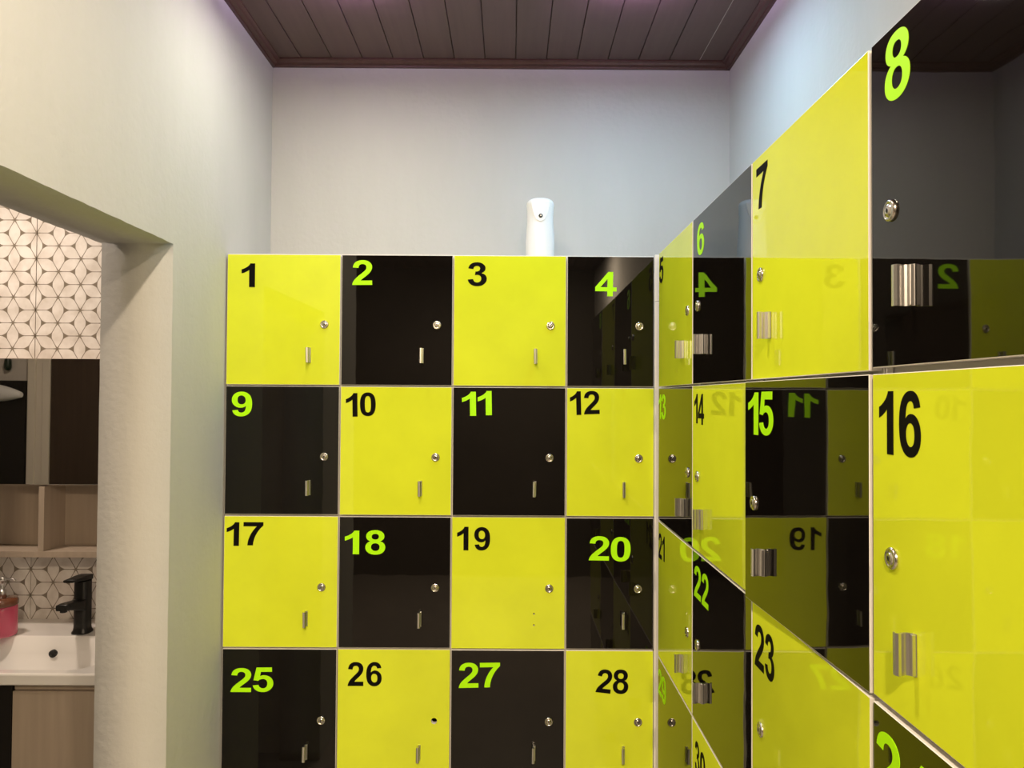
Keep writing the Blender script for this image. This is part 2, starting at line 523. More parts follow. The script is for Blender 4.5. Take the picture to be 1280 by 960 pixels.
GLYPH = {
 '0': [[(563,1472,1),(776,1472,0),(896,1320,1),(1038,1140,0),(1038,723,1),(1038,307,0),(895,125,1),(776,-25,0),(563,-25,1),(349,-25,0),(218,139,1),(87,303,0),(87,724,1),(87,1139,0),(230,1321,1),(349,1472,0)],
       [(563,1239,1),(512,1239,0),(472,1206,1),(432,1174,0),(410,1089,1),(381,980,0),(381,723,1),(381,466,0),(407,370,1),(433,274,0),(472,242,1),(512,210,0),(563,210,1),(614,210,0),(654,242,1),(694,275,0),(716,360,1),(745,469,0),(745,723,1),(745,977,0),(719,1073,1),(693,1170,0),(653,1204,1),(614,1239,0)]],
 '1': [[(806,0,1),(525,0,1),(525,1059,1),(371,915,0),(162,846,1),(162,1101,1),(272,1137,0),(401,1234,1),(530,1331,0),(578,1472,1),(806,1472,1)]],
 '2': [[(1035,261,1),(1035,0,1),(50,0,1),(66,148,0),(146,280,1),(226,413,0),(462,632,1),(652,809,0),(695,872,1),(753,959,0),(753,1044,1),(753,1138,0),(702,1188,1),(652,1239,0),(563,1239,1),(475,1239,0),(423,1186,1),(371,1133,0),(363,1010,1),(83,1038,1),(108,1270,0),(240,1371,1),(372,1472,0),(570,1472,1),(787,1472,0),(911,1355,1),(1035,1238,0),(1035,1064,1),(1035,965,0),(999,875,1),(964,786,0),(887,688,1),(836,623,0),(703,501,1),(570,379,0),(534,339,1),(499,299,0),(477,261,1)]],
 '3': [[(77,389,1),(349,422,1),(362,318,0),(419,263,1),(476,208,0),(557,208,1),(644,208,0),(703,274,1),(763,340,0),(763,452,1),(763,558,0),(706,620,1),(649,682,0),(567,682,1),(513,682,0),(438,661,1),(469,890,1),(583,887,0),(643,939,1),(703,992,0),(703,1079,1),(703,1153,0),(659,1197,1),(615,1241,0),(542,1241,1),(470,1241,0),(419,1191,1),(368,1141,0),(357,1045,1),(98,1089,1),(125,1222,0),(179,1301,1),(234,1381,0),(331,1426,1),(429,1472,0),(550,1472,1),(757,1472,0),(882,1340,1),(985,1232,0),(985,1096,1),(985,903,0),(774,788,1),(900,761,0),(975,667,1),(1051,573,0),(1051,440,1),(1051,247,0),(910,111,1),(769,-25,0),(559,-25,1),(360,-25,0),(229,89,1),(98,204,0)]],
 '4': [[(638,0,1),(638,295,1),(38,295,1),(38,541,1),(674,1472,1),(910,1472,1),(910,542,1),(1092,542,1),(1092,295,1),(910,295,1),(910,0,1)],
       [(638,542,1),(638,1043,1),(301,542,1)]],
 '5': [[(91,377,1),(371,406,1),(383,311,0),(442,255,1),(501,200,0),(578,200,1),(666,200,0),(727,271,1),(788,343,0),(788,487,1),(788,622,0),(727,689,1),(667,757,0),(570,757,1),(449,757,0),(353,650,1),(125,683,1),(269,1446,1),(1012,1446,1),(1012,1183,1),(482,1183,1),(438,934,1),(532,981,0),(630,981,1),(817,981,0),(947,845,1),(1077,709,0),(1077,492,1),(1077,311,0),(972,169,1),(829,-25,0),(575,-25,1),(372,-25,0),(244,84,1),(116,193,0)]],
 '6': [[(1030,1107,1),(758,1077,1),(748,1161,0),(706,1201,1),(664,1241,0),(597,1241,1),(508,1241,0),(446,1161,1),(385,1081,0),(369,828,1),(474,952,0),(630,952,1),(806,952,0),(931,818,1),(1057,684,0),(1057,472,1),(1057,247,0),(925,111,1),(793,-25,0),(586,-25,1),(364,-25,0),(221,147,1),(78,320,0),(78,713,1),(78,1116,0),(227,1294,1),(376,1472,0),(614,1472,1),(781,1472,0),(890,1378,1),(1000,1285,0)],
       [(393,495,1),(393,358,0),(456,283,1),(519,209,0),(600,209,1),(678,209,0),(730,270,1),(782,331,0),(782,470,1),(782,613,0),(726,679,1),(670,746,0),(586,746,1),(505,746,0),(449,682,1),(393,619,0)]],
 '7': [[(86,1185,1),(86,1446,1),(1048,1446,1),(1048,1241,1),(929,1124,0),(806,905,1),(683,686,0),(618,439,1),(554,193,0),(555,0,1),(284,0,1),(291,304,0),(409,620,1),(528,936,0),(726,1185,1)]],
 '8': [[(326,791,1),(217,837,0),(167,917,1),(118,998,0),(118,1094,1),(118,1258,0),(232,1365,1),(347,1472,0),(558,1472,1),(767,1472,0),(882,1365,1),(998,1258,0),(998,1094,1),(998,992,0),(945,912,1),(892,833,0),(796,791,1),(918,742,0),(981,648,1),(1045,554,0),(1045,431,1),(1045,228,0),(915,101,1),(786,-26,0),(571,-26,1),(371,-26,0),(238,79,1),(81,203,0),(81,419,1),(81,538,0),(140,637,1),(199,737,0)],
       [(384,1074,1),(384,990,0),(431,943,1),(479,896,0),(558,896,1),(638,896,0),(686,943,1),(734,991,0),(734,1075,1),(734,1154,0),(686,1201,1),(639,1249,0),(561,1249,1),(480,1249,0),(432,1201,1),(384,1153,0)],
       [(358,448,1),(358,332,0),(417,267,1),(477,202,0),(566,202,1),(653,202,0),(710,264,1),(767,327,0),(767,445,1),(767,548,0),(709,610,1),(651,673,0),(562,673,1),(459,673,0),(408,602,1),(358,531,0)]],
}
GLYPH['9'] = [[(1135 - x, 1447 - y, o) for x, y, o in c] for c in GLYPH['6']]

def flat(c, steps=5):
    out = []
    n = len(c)
    for i in range(n):
        x, y, o = c[i]
        if o:
            out.append((x, y))
        else:
            p, q = c[i - 1], c[(i + 1) % n]
            for k in range(1, steps):
                t = k / steps
                out.append(((1 - t) ** 2 * p[0] + 2 * t * (1 - t) * x + t * t * q[0], (1 - t) ** 2 * p[1] + 2 * t * (1 - t) * y + t * t * q[1]))
    return out

def glyph_mesh(ch, m):
    cu = bpy.data.curves.new('digit_curve', 'CURVE')
    cu.dimensions = '2D'
    cu.fill_mode = 'BOTH'
    cs = [flat(c) for c in GLYPH[ch]]
    xs = [p[0] for p in cs[0]]
    ys = [p[1] for p in cs[0]]
    cx, cy, wx, wy = (min(xs) + max(xs)) / 2, (min(ys) + max(ys)) / 2, max(xs) - min(xs), max(ys) - min(ys)
    for c in cs:
        sp = cu.splines.new('POLY')
        sp.points.add(len(c) - 1)
        for p, (x, y) in zip(sp.points, c):
            p.co = ((x - cx) / wx, (y - cy) / wy, 0, 1)
        sp.use_cyclic_u = True
    cu.extrude = 0.0002
    me = curve_mesh(cu)
    me.name = 'digit'
    for v in me.vertices:          # stand it up: x across, z up, y = thickness towards the viewer
        a, b, c = v.co
        v.co = (a, -c - 0.0003, b)
    bm = bmesh.new()
    bm.from_mesh(me)
    bmesh.ops.recalc_face_normals(bm, faces=bm.faces)
    bm.to_mesh(me)
    bm.free()
    me.materials.clear()
    me.materials.append(m)
    return me
DIG = {}
def digit_mesh(ch, kind):
    if (ch, kind) not in DIG:
        DIG[ch, kind] = glyph_mesh(ch, M['num_' + kind])
    return DIG[ch, kind]

def lock_mesh():
    mb = MB()
    mb.lathe([(0.0124, 0.0), (0.0124, -0.0018), (0.0114, -0.0036), (0.0092, -0.0042), (0.0086, -0.0030), (0.0070, -0.0030), (0.0066, -0.0046), (0.0035, -0.0051)], axis='y', n=24, mi=0, cap0=False, cap1=True)
    mb.box((-0.0009, -0.0055, -0.0028), (0.0009, -0.0049, 0.0028), 1)
    mb.lathe([(0.0019, -0.0049), (0.0019, -0.0055)], axis='y', n=10, mi=1)
    o = mb.build('lock', [M['chrome'], M['dark']])
    me = o.data
    bpy.data.objects.remove(o)
    return me
LOCK = lock_mesh()

def handle_mesh():
    """extruded wavy aluminium pull, 44 mm tall, 20 mm proud of the door"""
    path = [(4.6, 0), (3.6, -1.6), (1.6, -3.4), (-0.6, -5.6), (-1.9, -8.4), (-1.6, -11.2), (0.2, -13.6), (1.8, -15.8), (2.0, -18.0), (0.4, -19.6), (-2.4, -20.0), (-4.6, -19.2)]
    th = 1.15
    L, Rr = [], []
    for i, (x, y) in enumerate(path):
        a = path[max(0, i - 1)]
        b = path[min(len(path) - 1, i + 1)]
        dx, dy = b[0] - a[0], b[1] - a[1]
        l = math.hypot(dx, dy)
        nx, ny = -dy / l * th, dx / l * th
        L.append(((x + nx) / 1000, min(0, (y + ny) / 1000)))
        Rr.append(((x - nx) / 1000, min(0, (y - ny) / 1000)))
    poly = L + Rr[::-1]
    mb = MB()
    rs = [[(x, y, z) for x, y in poly] for z in (-0.022, 0.022)]
    mb.rings(rs, 0, False)
    # solid mounting web behind the wave
    mb.bbox((-0.0030, -0.0055, -0.0215), (0.0050, 0.0, 0.0215), 0.0006)
    o = mb.build('handle', M['alu'])
    me = o.data
    bpy.data.objects.remove(o)
    return me
HANDLE = handle_mesh()

def door_mesh(w_, h_, col, sx, holes=()):
    """panel from x=0 to sx*w_, front at y=0; coloured face, white banded edges"""
    x0, x1 = (0, w_) if sx > 0 else (-w_, 0)
    if not holes:
        mb = MB()
        mb.bbox((x0, 0, 0), (x1, DOOR_T, h_), 0.0009, 0, 1)
        o = mb.build('locker_door', [M[col], M['edge']])
        me = o.data
        bpy.data.objects.remove(o)
        return me
    cu = bpy.data.curves.new('tmp', 'CURVE')
    cu.dimensions = '2D'
    cu.fill_mode = 'BOTH'
    loops = [[(x0, 0), (x1, 0), (x1, h_), (x0, h_)]]
    for hx, hz, r in holes:
        loops.append([(hx + r * math.cos(2 * PI * i / 20), hz + r * math.sin(2 * PI * i / 20)) for i in range(20)])
    for lp in loops:
        sp = cu.splines.new('POLY')
        sp.points.add(len(lp) - 1)
        for p, (a, b) in zip(sp.points, lp):
            p.co = (a, b, 0, 1)
        sp.use_cyclic_u = True
    cu.extrude = DOOR_T / 2
    me = curve_mesh(cu)
    for v in me.vertices:
        a, b, c = v.co
        v.co = (a, DOOR_T / 2 - c, b)
    me.materials.clear()
    me.materials.append(M[col])
    me.materials.append(M['edge'])
    bm = bmesh.new()
    bm.from_mesh(me)
    bmesh.ops.recalc_face_normals(bm, faces=bm.faces)
    for fc in bm.faces:
        fc.material_index = 0 if fc.normal.y < -0.9 else 1
        fc.smooth = False
    bm.to_mesh(me)
    bm.free()
    return me

def add_door(root, num, row, x0, x1, hinge, digits, ajar=0.0, lock=True, handle=True, dz=0.0, jit=0.0, show=True):
    """x0..x1 along the unit front in its own coordinates; digits: (char, xa, xb, ztop, zbot, tilt)"""
    col_i = (num - 1) % 8
    yellow = (col_i + (num - 1) // 8) % 2 == 0
    col = 'yellow' if yellow else 'black'
    zt, zb = ROW_TOP[row], ROW_BOT[row] + dz
    w_, h_ = x1 - x0, zt - zb
    sx = 1 if hinge == 'L' else -1
    ox = x0 if sx > 0 else x1
    free = (x1 if sx > 0 else x0) - ox
    lx = free - sx * 0.0445 + jit
    hx = free - sx * 0.0885 + jit
    lz = zt - 0.206 - zb
    hz = zt - 0.2965 - zb
    holes = []
    if not lock: holes.append((lx, lz, 0.0088))
    if not handle: holes += [(hx, hz + 0.0165, 0.0026), (hx, hz - 0.0165, 0.0026)]
    d = place('locker_door', door_mesh(w_, h_, col, sx, holes), root, (ox, 0, zb), (0, 0, ajar))
    if show:
        d['label'] = ('glossy yellow-green locker door numbered %d' if yellow else 'glossy black locker door numbered %d') % num
        if num == 19: d['label'] = 'glossy yellow-green locker door numbered 19 with its handle missing'
        if num == 26: d['label'] = 'glossy yellow-green locker door numbered 26 with its lock missing'
        if num == 15: d['label'] = 'glossy black locker door numbered 15 standing slightly ajar'
    if lock: place('lock', LOCK, d, (lx, 0, lz), (0, random.uniform(-0.5, 0.5), 0))
    if handle: place('handle', HANDLE, d, (hx, 0, hz), (0, random.uniform(-0.02, 0.02), 0))
    for ch, a, b, t, bt, tilt in digits:
        place('digit', digit_mesh(ch, 'black' if yellow else 'lime'), d, ((a + b) / 2 - ox, 0, (t + bt) / 2 - zb), (0, tilt, 0), (b - a, 1, t - bt))
    return d

def carcass(root, xs, depth, z_top, plinth=0.105, open_left=True):
    """xs: side/divider panel centres along the front; boards 16 mm, front edges at y = DOOR_T + 1 mm"""
    yf = DOOR_T + 0.001
    a, b = xs[0], xs[-1]
    t = 0.008
    for i, x in enumerate(xs):
        nm = 'side_panel' if i in (0, len(xs) - 1) else 'divider_panel'
        if i == 0: p = (x, x + 2 * t)
        elif i == len(xs) - 1: p = (x - 2 * t, x)
        else: p = (x - t, x + t)
        z1 = z_top if i in (0, len(xs) - 1) else z_top - 0.016
        box_obj(nm, (p[0], yf, plinth), (p[1], yf + depth - 0.004, z1), M['carcass'], root, 0.0004)
    for k in range(6):
        z = z_top - 0.008 if k == 0 else (ROW_TOP[k] + 0.0022 if k < 5 else plinth + 0.009)
        for i in range(len(xs) - 1):
            l = xs[i] + (2 * t if i == 0 else t)
            r = xs[i + 1] - (2 * t if i == len(xs) - 2 else t)
            if k == 0 and i > 0: continue
            if k == 0: r = xs[-1] - 2 * t
            box_obj('top_panel' if k == 0 else 'shelf_board', (l + 0.0003, yf + (0 if k == 0 else 0.002), z - 0.008), (r - 0.0003, yf + depth - 0.005, z + 0.008), M['carcass'], root)
    box_obj('back_panel', (a, yf + depth - 0.004, plinth), (b, yf + depth, z_top), M['carcass'], root)
    box_obj('plinth', (a + 0.002, yf + 0.04, 0.0), (b - 0.002, yf + depth, plinth), M['carcass'], root)

# --- back bank: columns 1-4, faces the camera. local x = world X
YF = 2.1738
S = 0.00235
bank = empty('locker_bank', (0, YF, 0))
tag(bank, 'checkered bank of black and yellow-green lockers numbered 1 to 4 along its top row', 'locker', 'numbered locker banks')
BX = [-0.8371, -0.5001, -0.1699, 0.1640, 0.4215]
carcass(bank, [-0.8405, -0.5021, -0.1719, 0.1620, 0.4215], YB - YF - DOOR_T - 0.003, 2.0425)
# digit boxes measured on the door plane: number -> [(char, x left, x right, z top, z bottom, tilt)]
def px(u, v):
    d = R_.transposed() @ Vector(((u - 640) / F_PX, (v - 480) / F_PX, 1.0))
    k = YF / d.y
    return d.x * k, d.z * k + CAM_H
BACK_DIG = {
 1: [('1', 302.0, 318.9, 329.2, 358.9, 0)],
 2: [('2', 440.2, 465.2, 325.2, 356.2, -0.01)],
 3: [('3', 584.8, 608.6, 327.8, 357.8, 0)],
 4: [('4', 744.1, 770.8, 339.8, 370.3, 0.015)],
 9: [('9', 289.8, 315.2, 489.5, 520.5, 0)],
 10: [('1', 432.4, 446.9, 491.4, 520.9, -0.02), ('0', 450.0, 469.7, 490.5, 520.2, -0.02)],
 11: [('1', 577.5, 595.0, 489.7, 519.9, -0.02), ('1', 597.2, 614.7, 488.8, 519.0, -0.02)],
 12: [('1', 712.5, 726.3, 489.2, 518.8, -0.03), ('2', 729.5, 749.2, 488.6, 517.7, -0.04)],
 17: [('1', 283.3, 299.0, 652.7, 682.3, 0.01), ('7', 304.3, 329.3, 652.7, 681.7, 0.0)],
 18: [('1', 431.0, 449.0, 663.3, 692.7, 0), ('8', 456.7, 481.7, 662.7, 693.3, 0)],
 19: [('1', 571.4, 585.6, 658.4, 687.9, 0), ('9', 592.8, 612.7, 658.8, 688.1, 0)],
 20: [('2', 736.1, 761.3, 670.2, 700.6, 0.01), ('0', 763.5, 788.2, 671.3, 701.9, 0.02)],
 25: [('2', 288.3, 314.0, 835.0, 865.0, 0), ('5', 316.0, 341.7, 834.3, 865.0, -0.01)],
 26: [('2', 434.5, 454.2, 827.5, 857.4, -0.01), ('6', 457.8, 477.2, 827.5, 857.8, 0)],
 27: [('2', 573.1, 597.8, 828.4, 859.7, -0.025), ('7', 600.0, 625.2, 828.4, 859.1, -0.02)],
 28: [('2', 745.9, 764.6, 836.7, 866.2, 0.11), ('8', 766.2, 785.6, 836.9, 867.5, 0.03)],
}
for row in range(5):
    for c in range(4):
        num = row * 8 + c + 1
        dg = []
        for ch, u0, u1, v0, v1, tl in BACK_DIG.get(num, []):
            um, vm = (u0 + u1) / 2, (v0 + v1) / 2
            dg.append((ch, px(u0, vm)[0], px(u1, vm)[0], px(um, v0)[1], px(um, v1)[1], tl))
        add_door(bank, num, row, BX[c] + 0.0005, BX[c + 1] - 0.0035 - (0.0 if c < 3 else -0.002), 'L', dg,
                 ajar=random.uniform(-0.0012, 0.0004), lock=num != 26, handle=num != 19, jit=random.uniform(-0.002, 0.002), show=row < 4)

# --- right bank, columns 5-7: faces -X. local x = Y0 - Y, local y = X - XF
XF = 0.42488
Y0 = 2.190
bank_r = empty('locker_bank', (XF, Y0, 0), -PI / 2)
tag(bank_r, 'bank of lockers along the right wall with doors 5, 6 and 7 on top', 'locker', 'numbered locker banks')
bank_n = empty('locker_bank', (XF, Y0, 0), -PI / 2)
tag(bank_n, 'single column of lockers with black door 8 over yellow-green door 16', 'locker', 'numbered locker banks')
def lx(y): return Y0 - y
RD = 0.7614 - XF - DOOR_T - 0.004
COLS = [(2.1262, 1.7328), (1.7278, 1.3062), (1.3015, 0.8772), (0.8690, 0.4400)]
RIGHT_DIG = {
 5: [('5', 2.1185, 2.0640, 2.0200, 1.9480)],
 6: [('6', 1.6890, 1.6290, 2.0160, 1.9440)],
 7: [('7', 1.2800, 1.2240, 2.0190, 1.9470)],
 8: [('8', 0.8370, 0.7840, 2.0290, 1.9530)],
 13: [('1', 2.1240, 2.0915, 1.6320, 1.5620), ('3', 2.0860, 2.0290, 1.6320, 1.5620)],
 14: [('1', 1.7115, 1.6814, 1.6312, 1.5640), ('4', 1.6779, 1.6264, 1.6312, 1.5625)],
 15: [('1', 1.2850, 1.2380, 1.6315, 1.5600), ('5', 1.2330, 1.1730, 1.6325, 1.5610)],
 16: [('1', 0.8531, 0.8217, 1.6300, 1.5590), ('6', 0.8093, 0.7665, 1.6300, 1.5590)],
 21: [('2', 2.1230, 2.0783, 1.2390, 1.1680), ('1', 2.0707, 2.0385, 1.2400, 1.1710)],
 22: [('2', 1.7122, 1.6534, 1.2410, 1.1680), ('2', 1.6450, 1.5906, 1.2390, 1.1670)],
 23: [('2', 1.2883, 1.2421, 1.2362, 1.1620), ('3', 1.2367, 1.1934, 1.2357, 1.1610)],
 24: [('2', 0.8626, 0.8101, 1.2455, 1.1740), ('4', 0.8030, 0.7450, 1.2440, 1.1730)],
 29: [('2', 2.1230, 2.0775, 0.8570, 0.7850), ('9', 2.0740, 2.0200, 0.8550, 0.7820)],
 30: [('3', 1.7011, 1.6618, 0.8469, 0.7740), ('0', 1.6562, 1.6124, 0.8450, 0.7740)],
}
for row in range(5):
    for c in range(4):
        num = row * 8 + c + 5
        dg = [(ch, lx(ya), lx(yb), zt, zb, 0.0) for ch, ya, yb, zt, zb in RIGHT_DIG.get(num, [])]
        root = bank_n if c == 3 else bank_r
        aj = random.uniform(-0.0006, 0.0006)
        if num == 15: aj = 0.0300
        add_door(root, num, row, lx(COLS[c][0]), lx(COLS[c][1]), 'L' if c == 0 else 'R', dg, ajar=aj,
                 dz=0.003 if c == 3 else 0.0, show=bool(dg) or num in (31, 32) and False)
carcass(bank_r, [lx(2.175), lx(1.7303), lx(1.3038), lx(0.8748)], RD, 2.0425)
carcass(bank_n, [lx(0.8712), lx(0.4380)], RD, 2.0425)
# white corner filler in two lengths between the two banks
for a, b in ((0.0, 1.9040), (1.9052, 2.0425)):
    box_obj('corner_filler', (lx(2.1730), -0.0042, a), (lx(2.1640), DOOR_T, b), M['edge'], bank_r, 0.0008)

# ---------------------------------------------------------------- air freshener dispenser on the lockers
def superring(hx, hy, z, cy, n=40, e=2.6):
    out = []
    for i in range(n):
        a = 2 * PI * i / n
        c, s = math.cos(a), math.sin(a)
        out.append((hx * math.copysign(abs(c) ** (2 / e), c), cy + hy * math.copysign(abs(s) ** (2 / e), s), z))
    return out
disp = empty('air_freshener_dispenser', (0.0895, 2.335, 2.0425))
tag(disp, 'white plastic air freshener dispenser standing on top of the lockers', 'dispenser')
mb = MB()
prof = [(0.0, 0.0410), (0.003, 0.0430), (0.03, 0.0448), (0.07, 0.0452), (0.10, 0.0436), (0.13, 0.0414), (0.15, 0.0410), (0.172, 0.0424), (0.186, 0.0438), (0.190, 0.0434)]
rings = [superring(r, r * 0.86, h, 0) for h, r in prof]
# domed lid: the crown rises towards the middle
for s_, h in ((0.97, 0.1940), (0.88, 0.1990), (0.74, 0.2030), (0.55, 0.2062), (0.32, 0.2080), (0.12, 0.2086)):
    rings.append(superring(0.0434 * s_, 0.0434 * 0.86 * s_, h, 0))
mb.rings(rings, 0, True)
body = mb.build('body', M['white_plastic'], disp)
mb = MB()
# shield-shaped raised front plate around the nozzle
pl = []
outline = [(-0.0285, 0.192), (0.0285, 0.192), (0.0265, 0.172), (0.021, 0.150), (0.013, 0.1345), (0.0, 0.128), (-0.013, 0.1345), (-0.021, 0.150), (-0.0265, 0.172)]
def fy(x, z):
    r = 0.0418 if z < 0.16 else 0.0432
    return -0.86 * r * (max(0, 1 - abs(x / r) ** 2.6)) ** (1 / 2.6)
fr = [(x, fy(x, z) - 0.0022, z) for x, z in outline]
bk = [(x * 1.04, fy(x * 1.04, z) + 0.004, z) for x, z in outline]
mb.rings([bk, fr], 0, False, True, False)
ctr = (0.0, fy(0, 0.165) - 0.0024, 0.165)
n = len(fr)
mb.add(fr + [ctr], [(i, (i + 1) % n, n) for i in range(n)], 0, True)
mb.build('front_plate', M['white_plastic'], disp)
mb = MB()
yy = fy(0, 0.1455) - 0.0028
mb.lathe([(0.0062, yy + 0.003), (0.0062, yy - 0.001), (0.0046, yy - 0.0016)], (0, 0, 0.1455), 'y', 20, 0, False, True)
nz = mb.build('nozzle', M['dark'], disp)
mb = MB()
mb.lathe([(0.0026, yy), (0.0026, yy - 0.0026), (0.0014, yy - 0.0032)], (0.0006, 0, 0.1458), 'y', 14, 0, False, True)
mb.build('nozzle_tip', M['chrome'], nz)

# ---------------------------------------------------------------- ceiling downlights
for (lx_, ly_), watts, col, lab in LAMPS:
    t = tag(empty('ceiling_downlight', (lx_, ly_, CEIL - 0.0008)), lab, 'lamp', 'round downlights in the plank ceiling')
    mb = MB()
    if ly_ > 1.5:        # disc hung below the ceiling, lit violet from behind
        mb.lathe([(0.030, 0.0), (0.030, -0.046), (0.078, -0.052), (0.078, -0.056), (0.047, -0.060), (0.045, -0.054)], n=36, cap0=True, cap1=False)
        mb.build('rim', M['white_plastic'], t)
        mb = MB()
        mb.lathe([(0.034, -0.0445), (0.076, -0.0500)], n=36, cap0=False, cap1=False)
        mb.build('halo_ring', M['violet'], t)
        dz_ = -0.040
    else:
        mb.lathe([(0.056, 0.0), (0.060, -0.018), (0.056, -0.022), (0.047, -0.022), (0.045, -0.014)], n=36, cap0=True, cap1=False)
        mb.build('rim', M['white_plastic'], t)
        dz_ = 0.0
    mb = MB()
    mb.lathe([(0.0455, -0.012 + dz_), (0.0455, -0.0155 + dz_), (0.030, -0.0165 + dz_)], n=36)
    mb.build('lens', M['lens_w'], t)
    area('downlight_bulb', (0, 0, -0.0235 + dz_), watts, col, 0.040, t)

# ---------------------------------------------------------------- washroom beyond the doorway
BZ = 2.50
XW, YN = -3.0, 0.95
tw = box_obj('wall_washroom_tiled', (XW, YB + 0.008, 0), (XB, YB + T, BZ), M['grout'])
tag(tw, 'washroom wall of patterned flower tiles behind the basin', None, None, 'structure')
tzs = [-0.19, 0.44, 1.07, 1.70, 2.33, 2.50]
tx = -1.6587
for i in range(-5, 3):
    a, b = tx + i * 0.3114, tx + (i + 1) * 0.3114
    a, b = max(a, XW), min(b, XB)
    if b - a < 0.02: continue
    for k in range(len(tzs) - 1):
        mb = MB()
        mb.bbox((a + 0.0011, YB, max(tzs[k], 0) + 0.0008), (b - 0.0011, YB + 0.0079, tzs[k + 1] - 0.0008), 0.0008)
        mb.build('tile', M['tile'], tw)
tag(box_obj('wall_washroom_side', (XW - T, YN - T, 0), (XW, YB + T, BZ), M['wall_bath']), 'plain washroom side wall', None, None, 'structure')
tag(box_obj('wall_washroom_rear', (XW, YN - T, 0), (XB, YN, BZ), M['wall_bath']), 'grey washroom wall seen in the mirror', None, None, 'structure')
tag(box_obj('ceiling_washroom', (XW, YN, BZ), (XB, YB + T, BZ + 0.06), M['wall_bath']), 'plain washroom ceiling', None, None, 'structure')

# washroom lamp
t = tag(empty('washroom_lamp', (BATH_LAMP[0][0], BATH_LAMP[0][1], BZ)), 'round warm ceiling lamp above the washroom basin', 'lamp')
mb = MB(); mb.lathe([(0.075, 0.0), (0.075, -0.012), (0.066, -0.018)], n=32, cap1=False); mb.build('rim', M['white_plastic'], t)
mb = MB(); mb.lathe([(0.066, -0.014), (0.060, -0.019), (0.03, -0.021)], n=32); mb.build('lens', M['lens_w'], t)
area('lamp_bulb', (0, 0, -0.026), BATH_LAMP[1], BATH_LAMP[2], 0.055, t)

# mirror cabinet with open shelf
YC = 2.450
mc = tag(empty('mirror_cabinet', (-1.55, YB, 1.0845)), 'mirror fronted wall cabinet with open beige shelves above the basin', 'cabinet')
def part(name, a, b, m, parent=mc, ch=0.0008):
    o = parent
    org = Vector((0, 0, 0))
    while o:
        org += o.location
        o = o.parent
    mb = MB()
    mb.bbox(tuple(Vector(a) - org), tuple(Vector(b) - org), ch)
    return mb.build(name, m, parent)
CX0, CX1 = -2.02, -1.10
ZS, ZM, ZT = 1.0845, 1.3237, 1.7411
part('side_panel', (CX0, YC, ZS), (CX0 + 0.018, YB - 0.001, ZT), M['beige'])
part('side_panel', (CX1 - 0.018, YC, ZS), (CX1, YB - 0.001, ZT), M['beige'])
part('bottom_shelf', (CX0 + 0.018, YC, ZS), (CX1 - 0.018, YB - 0.001, ZS + 0.020), M['beige'])
part('middle_shelf', (CX0 + 0.018, YC + 0.018, ZM - 0.006), (CX1 - 0.018, YB - 0.001, ZM + 0.012), M['beige'])
part('top_panel', (CX0 + 0.018, YC + 0.018, ZT - 0.018), (CX1 - 0.018, YB - 0.001, ZT), M['beige'])
part('back_panel', (CX0 + 0.018, YB - 0.010, ZS + 0.020), (CX1 - 0.018, YB - 0.001, ZT - 0.018), M['beige'])
part('divider', (-1.556, YC, ZS + 0.020), (-1.537, YB - 0.010, ZM - 0.006), M['beige'])
dr = part('mirror_door', (CX0, YC + 0.003, ZM), (CX1, YC + 0.017, ZT), M['beige'])
mb = MB(); mb.bbox((CX0 + 1.55 + 0.001, YC - YB, ZM - ZS + 0.001), (CX1 + 1.55 - 0.001, YC - YB + 0.003, ZT - ZS - 0.001), 0.0006)
mb.build('mirror', M['mirror'], dr)

# things facing the mirror
dw = tag(empty('washroom_door', (-2.02, YN, 0)), 'dark brown flush door in a pale frame seen in the mirror', 'door')
mb = MB(); mb.bbox((-0.41, 0.006, 0.005), (0.40, 0.040, 2.08), 0.001); mb.build('door_leaf', M['dkbrown'], dw)
for s0, s1 in ((-0.525, -0.41), (0.40, 0.515)):
    mb = MB()
    w3 = (s1 - s0) / 3
    for q, (y1) in enumerate((0.052, 0.040, 0.050)):
        mb.bbox((s0 + q * w3, 0.001, 0.0), (s0 + (q + 1) * w3 + 0.0005, y1, 2.17), 0.002)
    mb.build('door_frame', M['frame'], dw)
mb = MB(); mb.bbox((-0.41, 0.001, 2.083), (0.40, 0.048, 2.17), 0.002); mb.build('door_frame', M['frame'], dw)
mb = MB()
mb.lathe([(0.012, 0), (0.012, 0.03), (0.010, 0.034)], (0.34, 0.040, 1.02), 'y', 16)
mb.bbox((0.24, 0.070, 1.011), (0.348, 0.084, 1.029), 0.003)
mb.build('door_handle', M['alu'], dw)
# computed so that they stand left of the frame on the rear wall
bp_ = tag(empty('wall_panel', (-2.79, YN, 0.60)), 'tall black panel left of the washroom door, seen in the mirror', 'cabinet')  # plain black panel filling the dark area in the mirror
mb = MB(); mb.bbox((-0.205, 0.001, 0.0), (0.242, 0.045, 1.095), 0.002); mb.build('panel_body', M['blackpanel'], bp_)
mb = MB(); mb.bbox((-0.200, 0.0455, 0.02), (0.238, 0.056, 1.085), 0.002); mb.build('cabinet_door', M['blackpanel'], bp_)
tl = tag(empty('wall_fixture', (-2.665, 1.007, 1.597)), 'white rounded fixture on the black panel, seen in the mirror', 'fixture')
mb = MB()
rs = []
for i in range(13):
    u = i / 12
    rx = 0.045 * math.sin(min(1, 0.12 + u * 1.1) * PI * 0.5) if u < 0.85 else 0.045
    k = math.sin(PI * (0.06 + 0.88 * u)) ** 0.6
    zc = 0.035 - 0.02 * abs(u - 0.4)
    rs.append([(-0.14 + 0.26 * u, 0.04 + 0.036 * k * math.cos(a) , zc + 0.048 * k * math.sin(a) * (1.1 - 0.35 * u)) for a in [2 * PI * j / 20 for j in range(20)]])
mb.rings(rs, 0, True)
